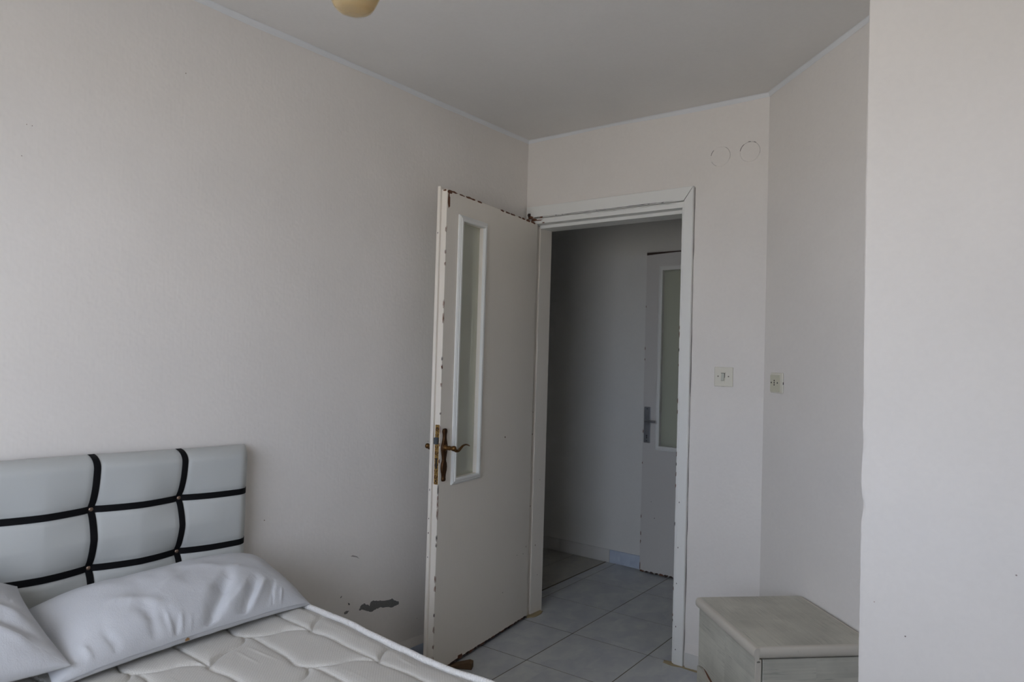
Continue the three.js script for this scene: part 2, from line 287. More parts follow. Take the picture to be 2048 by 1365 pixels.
// ------------------------------------------------------------------ door frame (bedroom side) with its casing
// a patch of bare wood where the paint has chipped: lies on a face, u along, v up
function chip(parent, at, face, w, h, seed, mat = M.bareWood, name = 'paint_chip') {
  const g = sheetOf(blob(w, h, seed, 13, 0.5), 0.0005);
  const rot = { 'z+': [0, 0], 'z-': [Math.PI, 0], 'x+': [Math.PI / 2, 0], 'x-': [-Math.PI / 2, 0], 'y-': [0, Math.PI / 2], 'y+': [0, -Math.PI / 2] }[face];
  g.rotateX(rot[1]).rotateY(rot[0]).translate(...at);
  return mesh(name, metres(g), mat, parent);
}
{
  const f = structGroup('door_1');
  const XL = 0.056, XR = 0.88, TOP = 2.03;
  // linings with a stop on the hall side
  mesh('jamb', [rbox(0.022, XL, 0, TOP + 0.012, -0.15, 0.004, 0.003), rbox(XL - 0.004, XL + 0.007, 0, TOP, -0.15, -0.045, 0.002)], M.doorPaint, f);
  mesh('jamb', [rbox(XR, 0.924, 0, TOP + 0.012, -0.15, 0.004, 0.003), rbox(XR - 0.011, XR + 0.004, 0, TOP, -0.15, -0.045, 0.002)], M.paint, f);
  mesh('head_lining', [rbox(0.024, 0.922, TOP + 0.014, 2.072, -0.15, 0.006, 0.003), rbox(XL, XR, TOP - 0.002, TOP + 0.03, -0.15, -0.045, 0.002)], M.paint, f);
  // casing with a mitred corner, bevelled edges
  const strip = (pts, z0, d) => metres(new THREE.ExtrudeGeometry(new THREE.Shape(pts.map((p) => new THREE.Vector2(...p))), { depth: d - 0.003, bevelEnabled: true, bevelThickness: 0.003, bevelSize: 0.003, bevelOffset: -0.003, bevelSegments: 2 }).translate(0, 0, z0));
  const g = 0.0006;
  mesh('casing', strip([[0.012, 2.0735], [0.8935 - g, 2.0735], [0.938 - g, 2.135], [0.012, 2.135]], 0.0, 0.017), M.paint, f);
  mesh('casing', strip([[0.8935 + g, 2.0735 - g], [0.8935 + g, 0.0], [0.938, 0.0], [0.938, 2.135 - g]], 0.0, 0.017), M.paint, f);
  mesh('casing', strip([[0.002, 0], [0.044, 0], [0.044, 2.05], [0.012, 2.0715], [0.002, 2.0715]], 0.0, 0.012), M.paint, f);
  mesh('casing_bead', [rbox(0.885, 0.8965, 0, 2.045, 0.002, 0.0105, 0.002)], M.paint, f);
  // split paint along the joint of casing and lining, mitre line, gap at the wall
  const R = rng(12), rib = (x0, x1, y, w, n, seed) => gridGeo(n, 1, (u, v) => [x0 + (x1 - x0) * u, y + 0.0035 * (fbm(u * 9, 2, seed, 4) - 0.47) + (v - 0.5) * w * Math.max(0.1, 2.2 * (fbm(u * 14, 7, seed + 5, 3) - 0.25)), 0.0178]);
  mesh('paint_crack', [rib(0.05, 0.89, 2.0765, 0.0028, 220, 3), rib(0.3, 0.85, 2.066, 0.0012, 160, 8).translate(0, 0, -0.0105)], M.crack, f);
  for (const [x, w] of [[0.79, 0.02], [0.72, 0.012], [0.44, 0.012], [0.24, 0.014], [0.2, 0.012]]) chip(f, [x, 2.0755, 0.0176], 'z+', w, 0.0035, Math.round(x * 99), M.crack);
  const mitre = gridGeo(40, 1, (u, v) => [0.8935 + 0.0385 * u + (v - 0.5) * 0.0016 * (1.2 - u), 2.0735 + 0.053 * u, 0.0176]); mesh('paint_crack', mitre, std({ color: lin(0.13, 0.12, 0.11), roughness: 1 }), f);
  mesh('wall_gap', [gridGeo(1, 120, (u, v) => [0.9382 + u * (0.0006 + 0.0028 * vnoise(v * 30, 1, 6)), 0.07 + v * 2.06, 0.0012]), gridGeo(120, 1, (u, v) => [0.012 + u * 0.92, 2.1352 + v * 0.0016, 0.0012])], std({ color: lin(0.16, 0.15, 0.145), roughness: 1 }), f);
  // chipped corner by the hinge side
  chip(f, [0.04, 2.077, 0.018], 'z+', 0.046, 0.02, 5); chip(f, [0.058, 2.066, 0.0071], 'z+', 0.05, 0.016, 25); chip(f, [0.03, 2.09, 0.018], 'z+', 0.022, 0.03, 27, M.darkWood); chip(f, [0.078, 2.0745, 0.0178], 'z+', 0.05, 0.004, 6, M.crack); chip(f, [0.108, 2.0735, 0.0178], 'z+', 0.026, 0.011, 8); chip(f, [0.085, 2.062, 0.0068], 'z+', 0.07, 0.008, 9); chip(f, [0.115, 2.047, 0.0066], 'z+', 0.022, 0.007, 15);
  // chips along the right jamb edge
  for (const [y, w, h, s] of [[1.47, 0.007, 0.035, 1], [1.5, 0.006, 0.02, 2], [1.40, 0.004, 0.02, 3], [1.33, 0.003, 0.016, 4], [0.93, 0.006, 0.03, 5], [0.885, 0.004, 0.02, 6], [0.84, 0.006, 0.026, 7], [0.79, 0.004, 0.02, 8], [0.62, 0.004, 0.02, 9], [0.33, 0.007, 0.032, 10], [0.215, 0.008, 0.022, 11], [0.19, 0.006, 0.016, 12], [1.17, 0.005, 0.03, 13], [1.12, 0.004, 0.02, 14]]) { chip(f, [XR - 0.0003 + w / 2, y, 0.0044], 'z+', w, h, s * 7, s % 3 ? M.bareWood : M.crack); chip(f, [XR - 0.0005, y, -0.002], 'x-', 0.009, h * 0.8, s * 7 + 1, s % 3 ? M.bareWood : M.crack); }
  for (const [x, y] of [[0.906, 0.72], [0.905, 0.52], [0.902, 0.36], [0.903, 0.17], [0.904, 0.07]]) chip(f, [x, y, 0.0174], 'z+', 0.004, 0.009, Math.round(y * 77), M.darkWood);
  // dowels and nail holes of the hinge jamb, facing the opening
  for (const [y, z, s] of [[1.06, -0.03, 0.006], [0.945, -0.03, 0.009], [0.70, -0.10, 0.006], [0.57, -0.03, 0.007], [0.36, -0.075, 0.009], [0.2, -0.1, 0.005], [0.12, -0.02, 0.006], [0.3, -0.02, 0.006]]) chip(f, [z < -0.045 ? XL + 0.0072 : XL + 0.0004, y, z], 'x+', s, s * 1.3, Math.round(y * 500), std({ color: lin(0.27, 0.2, 0.14), roughness: 0.9 }), 'nail_hole');
  // old grout smeared round the feet of the linings
  const smear = std({ color: lin(0.36, 0.29, 0.17), roughness: 1 });
  mesh('grout_smear', metres(new THREE.ExtrudeGeometry(blob(0.05, 0.15, 41, 20, 0.3), { depth: 0.004, bevelEnabled: true, bevelSize: 0.002, bevelThickness: 0.0015, bevelSegments: 1 }).rotateX(-Math.PI / 2).translate(0.072, 0.0, -0.075)), smear, f);
  mesh('grout_smear', metres(new THREE.ExtrudeGeometry(blob(0.11, 0.036, 43, 20, 0.3), { depth: 0.003, bevelEnabled: true, bevelSize: 0.002, bevelThickness: 0.0015, bevelSegments: 1 }).rotateX(-Math.PI / 2).translate(0.895, 0.0, 0.012)), smear, f);
  mesh('grout_smear', metres(new THREE.ExtrudeGeometry(blob(0.3, 0.016, 44, 30, 0.4), { depth: 0.0025, bevelEnabled: true, bevelSize: 0.002, bevelThickness: 0.001, bevelSegments: 1 }).rotateX(-Math.PI / 2).translate(1.05, 0.0, 0.016)), smear, f);
}

// ------------------------------------------------------------------ door leaves: local x from hinge to free edge, visible face looks to -z
const LEAF = { w: 0.826, y0: 0.012, y1: 2.046, t: 0.041, g0: 0.53, g1: 0.71, gy0: 0.815, gy1: 1.93 };
function doorLeaf(root, paint) {
  const { w, y0, y1, t, g0, g1, gy0, gy1 } = LEAF, tr = 0.026;
  // leaf with a hole for the glass: main thickness, then the rebate lip on the far face, a little larger
  const leaf = (x0, x1, b0, b1, z0, z1, be) => {
    const s = new THREE.Shape([[x0, b0], [x1, b0], [x1, b1], [x0, b1]].map((p) => new THREE.Vector2(...p)));
    s.holes.push(new THREE.Path([[g0, gy0], [g0, gy1], [g1, gy1], [g1, gy0]].map((p) => new THREE.Vector2(...p))));
    return metres(new THREE.ExtrudeGeometry(s, { depth: z1 - z0 - 2 * be, bevelEnabled: true, bevelThickness: be, bevelSize: be, bevelOffset: -be, bevelSegments: 2 }).translate(0, 0, z0 + be));
  };
  mesh('leaf_panel', [leaf(0.0, w, y0, y1, 0, tr + 0.002, 0.0015), leaf(-0.012, w + 0.013, y0, y1 + 0.012, tr, t, 0.0025)], paint, root);
  // glazing bead on both faces: four mitred strips of stepped section
  const o = 0.0265, section = [[0, 0.0], [0, 0.011], [0.004, 0.0135], [0.012, 0.0135], [0.0145, 0.0105], [0.0195, 0.0105], [0.0225, 0.008], [0.0265, 0.006], [0.0265, 0]]; // from the glass outwards, height over the face
  const bead = (ax, ay, bx, by, nx, ny, mirror) => {
    const P = []; for (const e of [0, 1]) for (const [d, h] of section) { const q = e ? [bx, by] : [ax, ay]; const dx = e ? 1 : -1, lx = Math.sign(bx - ax), ly = Math.sign(by - ay); P.push([q[0] + nx * d + lx * dx * d, q[1] + ny * d + ly * dx * d, mirror ? t + h : -h]); }
    const n = section.length, pos = [], put = (...k) => { for (const q of k) pos.push(...P[q]); };
    for (let k = 0; k < n - 1; k++) { put(k, k + 1, n + k); put(k + 1, n + k + 1, n + k); }
    const gg = new THREE.BufferGeometry(); gg.setAttribute('position', new THREE.Float32BufferAttribute(pos, 3)); gg.computeVertexNormals(); return metres(gg);
  };
  const i = 0.001;
  for (const [a, b, c2, d, nx, ny] of [[g0 + i, gy0 + i, g0 + i, gy1 - i, -1, 0], [g1 - i, gy0 + i, g1 - i, gy1 - i, 1, 0], [g0 + i, gy1 - i, g1 - i, gy1 - i, 0, 1], [g0 + i, gy0 + i, g1 - i, gy0 + i, 0, -1]]) {
    mesh('glazing_bead', bead(a, b, c2, d, nx, ny, false), M.paint, root); mesh('glazing_bead', bead(a, b, c2, d, nx, ny, true), M.paint, root);
  }
  const pane = mesh('glass_pane', metres(new THREE.PlaneGeometry(g1 - g0, gy1 - gy0).translate((g0 + g1) / 2, (gy0 + gy1) / 2, 0.02)), M.frost, root); pane.userData.label = 'narrow frosted glass pane';
}
{
  const root = thing('door_leaf', 'open bedroom door with chipped white paint, brass lever and narrow frosted pane, beside the bed', 'door', 0.075, 0, 0.0, -Math.PI / 2 + 0.1396);
  doorLeaf(root, M.doorPaint);
  const { w, y0, y1 } = LEAF, S = [];
  // chips: top corner, free edge, top and bottom edges
  const F = (s, y, a, b, k, m) => chip(root, [s, y, -0.0003], 'z-', a, b, k, m), X = (y, z, a, b, k, m) => chip(root, [w + 0.0003, y, z], 'x+', a, b, k, m);
  F(w - 0.014, y1 - 0.05, 0.022, 0.1, 201); F(w - 0.022, y1 - 0.008, 0.05, 0.02, 202); X(y1 - 0.004, 0.014, 0.024, 0.01, 203);
  for (const [y, h] of [[1.875, 0.03], [1.78, 0.02], [1.73, 0.018], [1.56, 0.04], [1.5, 0.05], [1.33, 0.018], [1.295, 0.024], [1.22, 0.02], [1.1, 0.012], [1.03, 0.035], [0.97, 0.02], [0.9, 0.02], [0.78, 0.05], [0.745, 0.03], [0.72, 0.04], [0.68, 0.05], [0.58, 0.03], [0.55, 0.02], [0.41, 0.035], [0.37, 0.03], [0.26, 0.02], [0.2, 0.035], [0.13, 0.02], [0.07, 0.05]]) { const k = Math.round(y * 911); F(w - 0.0022, y, 0.0048 + 0.003 * (k % 5 === 0), h * 1.15, k, k % 3 ? M.bareWood : M.darkWood); X(y, 0.002, 0.004, h * 1.05, k + 1, k % 3 ? M.bareWood : M.darkWood); }
  const R = rng(31);
  for (let k = 0; k < 15; k++) { const s = w - 0.06 - k * 0.052 + R() * 0.02; if (k > 4 && k < 8) continue; F(s, y1 - 0.003, 0.035 + R() * 0.04, 0.006 + 0.006 * R() + (k > 11 ? 0.005 : 0), 300 + k); }
  for (let k = 0; k < 26; k++) F(w - 0.02 - k * 0.031, y0 + 0.003, 0.04 + R() * 0.02, 0.008 + 0.008 * R(), 340 + k, k % 3 ? M.darkWood : M.bareWood);
  F(0.62, y0 + 0.01, 0.05, 0.022, 399);
  mesh('bottom_edge', box(0, w, y0 - 0.0006, y0 + 0.0002, 0, 0.026), M.darkWood, root);
  // screw hole and small dents
  const hole = std({ color: lin(0.11, 0.06, 0.02), roughness: 0.8 });
  chip(root, [0.278, 0.956, -0.0004], 'z-', 0.010, 0.012, 71, hole, 'screw_hole'); chip(root, [0.258, 0.202, -0.0004], 'z-', 0.005, 0.006, 72, hole, 'screw_hole'); chip(root, [0.06, 0.345, -0.0004], 'z-', 0.005, 0.007, 73, M.darkWood, 'screw_hole'); chip(root, [0.125, 0.352, -0.0004], 'z-', 0.005, 0.006, 74, M.darkWood, 'screw_hole'); chip(root, [0.03, 0.375, -0.0004], 'z-', 0.004, 0.012, 75, M.bareWood, 'screw_hole');
  for (const [y, s] of [[1.86, 0.004], [0.78, 0.006], [0.66, 0.004], [0.6, 0.005], [0.5, 0.004]]) chip(root, [w + 0.0134, y, 0.033], 'x+', 0.004, s * 2, Math.round(y * 600), M.darkWood);
  // brass furniture: long ornamental plate and scroll lever on both faces
  const half = [[0.000, -0.112], [0.008, -0.111], [0.0115, -0.104], [0.0105, -0.094], [0.0125, -0.080], [0.017, -0.066], [0.0185, -0.050], [0.016, -0.036], [0.0125, -0.028], [0.0105, -0.020], [0.0128, -0.008], [0.0165, 0.010], [0.0195, 0.026], [0.0185, 0.040], [0.0135, 0.056], [0.0095, 0.072], [0.0105, 0.086], [0.0135, 0.096], [0.0125, 0.104], [0.0085, 0.110], [0.000, 0.111]];
  const sp = new THREE.SplineCurve([...half.map(([x, y]) => new THREE.Vector2(x, y)), ...half.slice(1, -1).reverse().map(([x, y]) => new THREE.Vector2(-x, y)), new THREE.Vector2(half[0][0], half[0][1])]);
  const plateShape = new THREE.Shape(sp.getPoints(120));
  const spindle = [0.797, 0.955];
  for (const side of [-1, 1]) {
    const zf = side < 0 ? 0 : LEAF.t, plate = new THREE.ExtrudeGeometry(plateShape, { depth: 0.003, bevelEnabled: true, bevelThickness: 0.005, bevelSize: 0.006, bevelOffset: -0.006, bevelSegments: 5, curveSegments: 12 });
    plate.translate(0, 0, 0.004); if (side < 0) plate.rotateY(Math.PI);
    const pl = mesh('handle_plate', metres(plate.translate(spindle[0], 0.925, zf)), M.brassDark, root); pl.userData.label = 'ornamental aged brass plate';
    const z = (d) => zf + side * d, out = side < 0 ? 1 : 0.72, P = (ds, dy, d) => V3(spindle[0] - ds, spindle[1] + dy, z(d * out));
    const neck = new THREE.LatheGeometry([[0, 0], [0.0155, 0], [0.0155, 0.003], [0.012, 0.006], [0.0095, 0.009], [0.0085, 0.02], [0.0098, 0.022], [0.0098, 0.024], [0.0085, 0.026], [0.0085, 0.036], [0.0105, 0.038], [0.0115, 0.044], [0.0105, 0.051], [0.006, 0.055], [0, 0.0562]].map((q) => new THREE.Vector2(...q)), 28).rotateX(Math.PI / 2);
    if (side < 0) neck.rotateY(Math.PI); else neck.scale(1, 1, out);
    const lever = mesh('lever_handle', [neck.translate(spindle[0], spindle[1], z(0.009)), sweep([P(0.0, -0.001, 0.054), P(0.012, -0.009, 0.056), P(0.026, -0.0115, 0.057), P(0.042, -0.005, 0.057), P(0.062, 0.006, 0.057), P(0.084, 0.0095, 0.057), P(0.104, 0.006, 0.056), P(0.118, 0.001, 0.055)], [0.0085, 0.009, 0.0085, 0.0072, 0.0058, 0.0048, 0.0042, 0.003], 60, 14, 0.8)], M.brass, root); lever.userData.label = 'curved brass lever handle';
  }
  // lock face plate let into the edge, with latch and keyhole slot
  const lockBrass = M.brass.clone(); lockBrass.color = lin(0.40, 0.255, 0.09); lockBrass.metalness = 0.7;
  const lock = mesh('lock_plate', rbox(w - 0.001, w + 0.0014, 0.802, 1.052, 0.0015, 0.0225, 0.001), lockBrass, root); lock.userData.label = 'tarnished brass lock plate';
  mesh('latch', metres(new THREE.ExtrudeGeometry(new THREE.Shape([[0, 0.004], [0.011, 0.004], [0.014, 0.019], [0, 0.019]].map((q) => new THREE.Vector2(...q))), { depth: 0.026, bevelEnabled: true, bevelSize: 0.001, bevelThickness: 0.001, bevelSegments: 1 }).rotateX(-Math.PI / 2).translate(w, 0.972, 0.0235)), M.steelDark, lock);
  mesh('bolt_slot', box(w + 0.0012, w + 0.0018, 0.868, 0.912, 0.0085, 0.0165), M.crack, lock);
  for (const y of [1.038, 0.817]) mesh('screw', new THREE.CylinderGeometry(0.004, 0.0042, 0.001, 16).rotateZ(Math.PI / 2).translate(w + 0.0017, y, 0.012), M.darkWood, lock);
}
{
  const root = thing('door_leaf', 'hallway door seen through the doorway, folded back with grey metal handle plate', 'door', 0.952, -0.004, -1.142, Math.PI);
  const hp = std({ color: lin(0.62, 0.60, 0.57), roughness: 0.5, bumpMap: paintBump, bumpScale: 0.0004 });
  doorLeaf(root, hp);
  const { w, y0, y1 } = LEAF, R = rng(63);
  const F = (s, y, a, b, k, m) => chip(root, [s, y, -0.0003], 'z-', a, b, k, m);
  mesh('bare_top_rail', metres(new THREE.ExtrudeGeometry(new THREE.Shape([[0, y1 - 0.006], [w - 0.2, y1 - 0.007], [w - 0.1, y1 - 0.011], [w - 0.04, y1 - 0.014], [w, y1 - 0.016], [w, y1 + 0.001], [0, y1 + 0.001]].map((q) => new THREE.Vector2(...q))), { depth: 0.001, bevelEnabled: false }).translate(0, 0, -0.0012)), M.darkWood, root);
  for (let k = 0; k < 24; k++) F(w - 0.02 - k * 0.033, y0 + 0.004, 0.045, 0.012 + 0.008 * R(), 500 + k, k % 4 ? M.darkWood : M.bareWood);
  for (const [y, h] of [[1.43, 0.03], [1.36, 0.02], [0.7, 0.02], [0.36, 0.03], [0.25, 0.04], [0.2, 0.03], [1.7, 0.02], [0.9, 0.03], [0.04, 0.06]]) F(w - 0.003, y, 0.006, h, Math.round(y * 331), M.bareWood);
  F(0.73, 0.36, 0.008, 0.006, 611, M.darkWood); F(0.755, 0.46, 0.006, 0.005, 612, M.darkWood);
  const s0 = 0.794, y = 0.944;
  const pl = mesh('handle_plate', [rbox(s0 - 0.022, s0 + 0.022, 0.83, 1.058, -0.008, -0.0002, 0.003)], M.chrome, root); pl.userData.label = 'plain grey metal handle plate';
  mesh('keyhole', sheetOf(new THREE.Shape([[-0.003, -0.014], [0.003, -0.014], [0.002, 0], [0.0045, 0.005], [0, 0.009], [-0.0045, 0.005], [-0.002, 0]].map((q) => new THREE.Vector2(...q))), 0.0004).rotateY(Math.PI).translate(s0, 0.872, -0.0082), M.crack, pl);
  for (const sy of [1.046, 0.842]) mesh('screw', new THREE.CylinderGeometry(0.004, 0.004, 0.001, 14).rotateX(Math.PI / 2).translate(s0, sy, -0.0085), M.steelDark, pl);
  for (const side of [-1, 1]) {
    const z = (d) => (side < 0 ? -d : LEAF.t + d), P = (ds, dy, d) => V3(s0 - ds, y + 0.026 + dy, z(d));
    const lever = mesh('lever_handle', [new THREE.CylinderGeometry(0.013, 0.014, 0.014, 24).rotateX(Math.PI / 2).translate(s0, y + 0.026, z(0.014)), sweep([P(0, 0, 0.012), P(0.001, 0, 0.035), P(0.014, 0, 0.048), P(0.04, 0, 0.05), P(0.075, -0.001, 0.05)], [0.008, 0.008, 0.008, 0.0075, 0.0065], 40, 12)], M.chrome, root);
  }
}
// wooden wedge pushed under the bedroom door
{
  const root = thing('door_wedge', 'small brown wooden wedge on the floor under the open bedroom door', 'door stop', 0.212, 0, 0.655, 0.5);
  const s = new THREE.Shape([[-0.06, 0], [0.045, 0], [0.045, 0.026], [0.03, 0.03], [-0.06, 0.004]].map((q) => new THREE.Vector2(...q)));
  mesh('wedge', metres(new THREE.ExtrudeGeometry(s, { depth: 0.036, bevelEnabled: true, bevelSize: 0.002, bevelThickness: 0.002, bevelSegments: 2, bevelOffset: -0.002 }).translate(0, 0.001, -0.018)), std({ color: lin(0.13, 0.075, 0.035), roughness: 0.75, map: sized(dataTex(128, (x, y) => 0.75 + 0.25 * fbm(x / 40, y / 3, 7, 3)), 0.08) }), root);
}

// ------------------------------------------------------------------ switch and socket
{
  const sw = thing('light_switch', 'square cream light switch on the wall right of the doorway', 'switch', 1.091, 1.286, 0);
  mesh('face_plate', [rbox(-0.041, 0.041, -0.042, 0.042, 0, 0.007, 0.003, 3)], M.cream, sw);
  mesh('rocker_frame', [rbox(-0.0105, 0.0075, -0.021, 0.020, 0.006, 0.0085, 0.001), rbox(-0.013, 0.010, 0.0165, 0.0205, 0.006, 0.0095, 0.001)], M.cream, sw);
  const rk = mesh('rocker', metres(new RoundedBoxGeometry(0.0125, 0.031, 0.007, 2, 0.0015).rotateX(-0.22).translate(-0.0015, -0.001, 0.0095)), M.creamDark, sw);
  mesh('rocker_gap', [box(-0.0095, 0.0072, 0.0148, 0.0165, 0.0082, 0.0088), box(0.0052, 0.0072, -0.004, 0.0165, 0.0082, 0.0088)], M.crack, sw);
  for (const x of [-0.0235, 0.0225]) mesh('screw', new THREE.CylinderGeometry(0.0028, 0.003, 0.0012, 16).rotateX(Math.PI / 2).translate(x, 0.002, 0.0073), std({ color: lin(0.16, 0.13, 0.1), roughness: 0.6 }), sw);
  mesh('pry_slot', box(-0.008, 0.004, -0.0424, -0.0405, 0.001, 0.0035), M.crack, sw);
  const so = thing('wall_socket', 'cream wall socket with five dark holes on the slanted wall by the corner', 'socket', W + DIR.x * 0.117, 1.272, DIR.z * 0.117, -Math.PI / 4 - 0.006);
  // local +z looks into the room
  mesh('face_plate', [rbox(-0.049, 0.049, -0.041, 0.041, 0, 0.006, 0.003, 3)], M.cream, so);
  mesh('socket_insert', [rbox(-0.047, 0.031, -0.036, 0.031, 0.004, 0.0085, 0.0015, 2)], std({ color: lin(0.60, 0.58, 0.45), roughness: 0.45 }), so);
  for (const [x, y] of [[-0.012, 0.0085], [-0.012, 0], [-0.012, -0.0085], [-0.036, 0.0], [0.0135, 0.0]]) mesh('pin_hole', new THREE.CylinderGeometry(0.0035, 0.0035, 0.0006, 16).rotateX(Math.PI / 2).translate(x, y, 0.0087), M.crack, so);
  mesh('pry_slot', box(0.0485, 0.0495, -0.006, 0.004, 0.001, 0.004), M.crack, so);
}

// ------------------------------------------------------------------ ceiling lamp
{
  const LX = 1.04, LZ = 2.035, y0 = 2.074;
  const root = thing('pendant_lamp', 'amber glass shade of the ceiling lamp cut by the top of the photo', 'lamp', LX, 0, LZ);
  const out = [[0.0006, 0.0], [0.022, 0.0005], [0.033, 0.003], [0.041, 0.0085], [0.0455, 0.016], [0.050, 0.026], [0.056, 0.040], [0.060, 0.055], [0.063, 0.075], [0.061, 0.1], [0.053, 0.118], [0.042, 0.132], [0.030, 0.14]];
  const inn = out.map(([r, y], k) => [Math.max(0.0005, r - 0.0022), y + (k < 4 ? 0.0022 : 0.0006)]).reverse();
  const geo = new THREE.LatheGeometry([...out, ...inn].map((q) => new THREE.Vector2(...q)), 96), p = geo.attributes.position;
  for (let k = 0; k < p.count; k++) { const a = Math.atan2(p.getZ(k), p.getX(k)), f = 1 + 0.012 * Math.cos(a * 8); p.setX(k, p.getX(k) * f); p.setZ(k, p.getZ(k) * f); }
  geo.computeVertexNormals();
  mesh('glass_shade', geo.translate(0, y0, 0), new THREE.MeshPhysicalMaterial({ color: lin(0.84, 0.72, 0.46), roughness: 0.1, transmission: 0.7, thickness: 0, ior: 1.5, side: THREE.DoubleSide }), root);
  mesh('bulb', new THREE.SphereGeometry(0.024, 24, 16).scale(1, 1.3, 1).translate(0, y0 + 0.07, 0), std({ color: lin(0.8, 0.8, 0.78), roughness: 0.35 }), root);
  mesh('holder', new THREE.LatheGeometry([[0.0, 0.1], [0.016, 0.1], [0.016, 0.13], [0.032, 0.135], [0.032, 0.145], [0.02, 0.16], [0.008, 0.175], [0, 0.178]].map((q) => new THREE.Vector2(...q)), 32).translate(0, y0, 0), M.brassDark, root);
  mesh('cord', new THREE.CylinderGeometry(0.003, 0.003, H - y0 - 0.17, 10).translate(0, (H + y0 + 0.17) / 2, 0), M.cream, root);
  mesh('ceiling_rose', new THREE.LatheGeometry([[0, -0.03], [0.012, -0.03], [0.03, -0.02], [0.045, -0.006], [0.047, 0]].map((q) => new THREE.Vector2(...q)), 32).translate(0, H, 0), M.brassDark, root);
}

// ------------------------------------------------------------------ nightstand, turned along the slanted wall
{
  const root = thing('nightstand', 'worn nightstand in limed greyish wood in the corner beside the doorway', 'nightstand', 1.519, 0, 0.5625, Math.PI / 4);
  const grain = (seed, sx, sy) => dataTex(512, (x, y) => {
    const w = fbm(x / 90, y / 200, seed, 3), l = fbm(x / sx + w * 3, y / sy, seed + 5, 4), t = vnoise(x / 2.2 + w * 8, y / 55, seed + 9), d = smooth(0.66, 0.86, t) * smooth(0.35, 0.6, fbm(x / 70, y / 70, seed + 2, 3)), m = fbm(x / 120, y / 120, seed + 20, 4), k = 0.97 + 0.10 * (l - 0.47) - 0.10 * d + 0.2 * (m - 0.47);
    return [0.80 * k, 0.785 * k, 0.735 * k];
  }, true);
  const g1 = grain(3, 3.2, 220), g2 = grain(8, 3.4, 240);
  const wood = std({ color: lin(0.86, 0.86, 0.84), roughness: 0.55, map: sized(g1, 0.42, 0.42) }), woodSide = std({ color: lin(0.86, 0.87, 0.86), roughness: 0.6, map: sized(g2, 0.4, 0.4) }), woodEdge = std({ color: lin(0.57, 0.53, 0.455), roughness: 0.5, map: sized(dataTex(256, (x, y) => { const s = smooth(0.66, 0.72, fbm(x / 5, y / 16, 61, 3)) * smooth(0.5, 0.6, fbm(x / 40, y / 40, 62, 2)); return [1 - 0.5 * s, 1 - 0.52 * s, 1 - 0.56 * s]; }), 0.3) });
  woodSide.map.rotation = Math.PI / 2;
  const hw = 0.206, hd = 0.2275, top = 0.5, tt = 0.033;
  // top board, then rounded edge strips mitred round left, front and right
  mesh('top_board', [box(-hw + 0.018, hw - 0.018, top - tt, top, -hd, hd - 0.018)], wood, root);
  const nose = (L) => { const s = new THREE.Shape(); s.moveTo(0, 0); s.lineTo(0.006, 0); s.bezierCurveTo(0.021, 0, 0.021, tt, 0.006, tt); s.lineTo(0, tt); s.closePath(); return new THREE.ExtrudeGeometry(s, { depth: L, bevelEnabled: false, curveSegments: 14 }); };
  mesh('edge_strip', metres(nose(2 * hd - 0.003).rotateY(Math.PI).translate(-hw + 0.018, top - tt, hd)), woodEdge, root);
  mesh('edge_strip', metres(nose(2 * hw - 0.036).rotateY(-Math.PI / 2).translate(hw - 0.018, top - tt, hd - 0.018)), woodEdge, root);
  mesh('edge_strip', metres(nose(2 * hd - 0.003).translate(hw - 0.018, top - tt, -hd + 0.003)), woodEdge, root);
  // left side panel, its veneer split across; the lower piece has come away a little
  const xs = -hw + 0.013, yb = top - tt;
  const crackLine = []; for (let k = 0; k <= 24; k++) { const t = k / 24; crackLine.push([-hd + 0.012 + t * (2 * hd - 0.03), 0.266 + 0.006 * smooth(0, 0.12, t) - 0.016 * smooth(0.14, 0.34, t) - 0.05 * smooth(0.3, 1, t) + 0.003 * (fbm(t * 12, 4, 5, 3) - 0.4)]); }
  const side = (pts, x, d) => metres(new THREE.ExtrudeGeometry(new THREE.Shape(pts.map(([z, y]) => new THREE.Vector2(-z, y))), { depth: d, bevelEnabled: false }).rotateY(Math.PI / 2).translate(x, 0, 0));
  mesh('side_panel', side([...crackLine, [hd - 0.018, yb - 0.0005], [-hd + 0.012, yb - 0.0005]], xs, 0.016), woodSide, root);
  mesh('side_panel', side([...crackLine.map(([z, y], k) => [z, y - 0.004 - 0.016 * smooth(0.06, 0.18, k / 24) * (1 - smooth(0.35, 0.55, k / 24))]).reverse(), [-hd + 0.012, 0.04], [hd - 0.018, 0.04]], xs - 0.004, 0.02), woodSide, root);
  mesh('carcass', [box(xs + 0.005, xs + 0.016, 0.15, 0.3, -hd + 0.014, hd - 0.02)], M.bareWood, root);
  mesh('side_panel', [box(hw - 0.029, hw - 0.013, 0.04, yb - 0.0005, -hd + 0.012, hd - 0.018)], woodSide, root);
  mesh('back_panel', [box(xs + 0.016, hw - 0.029, 0.04, yb - 0.0005, -hd + 0.008, -hd + 0.016)], woodSide, root);
  mesh('front_stile', [rbox(xs, xs + 0.0185, 0.04, yb - 0.0045, hd - 0.018, hd - 0.0125, 0.001)], woodEdge, root);
  mesh('front_stile', [rbox(hw - 0.0315, hw - 0.013, 0.04, yb - 0.0045, hd - 0.018, hd - 0.0125, 0.001)], woodEdge, root);
  mesh('carcass', [box(xs + 0.0165, hw - 0.0295, 0.045, yb - 0.002, hd - 0.04, hd - 0.03)], M.darkWood, root);
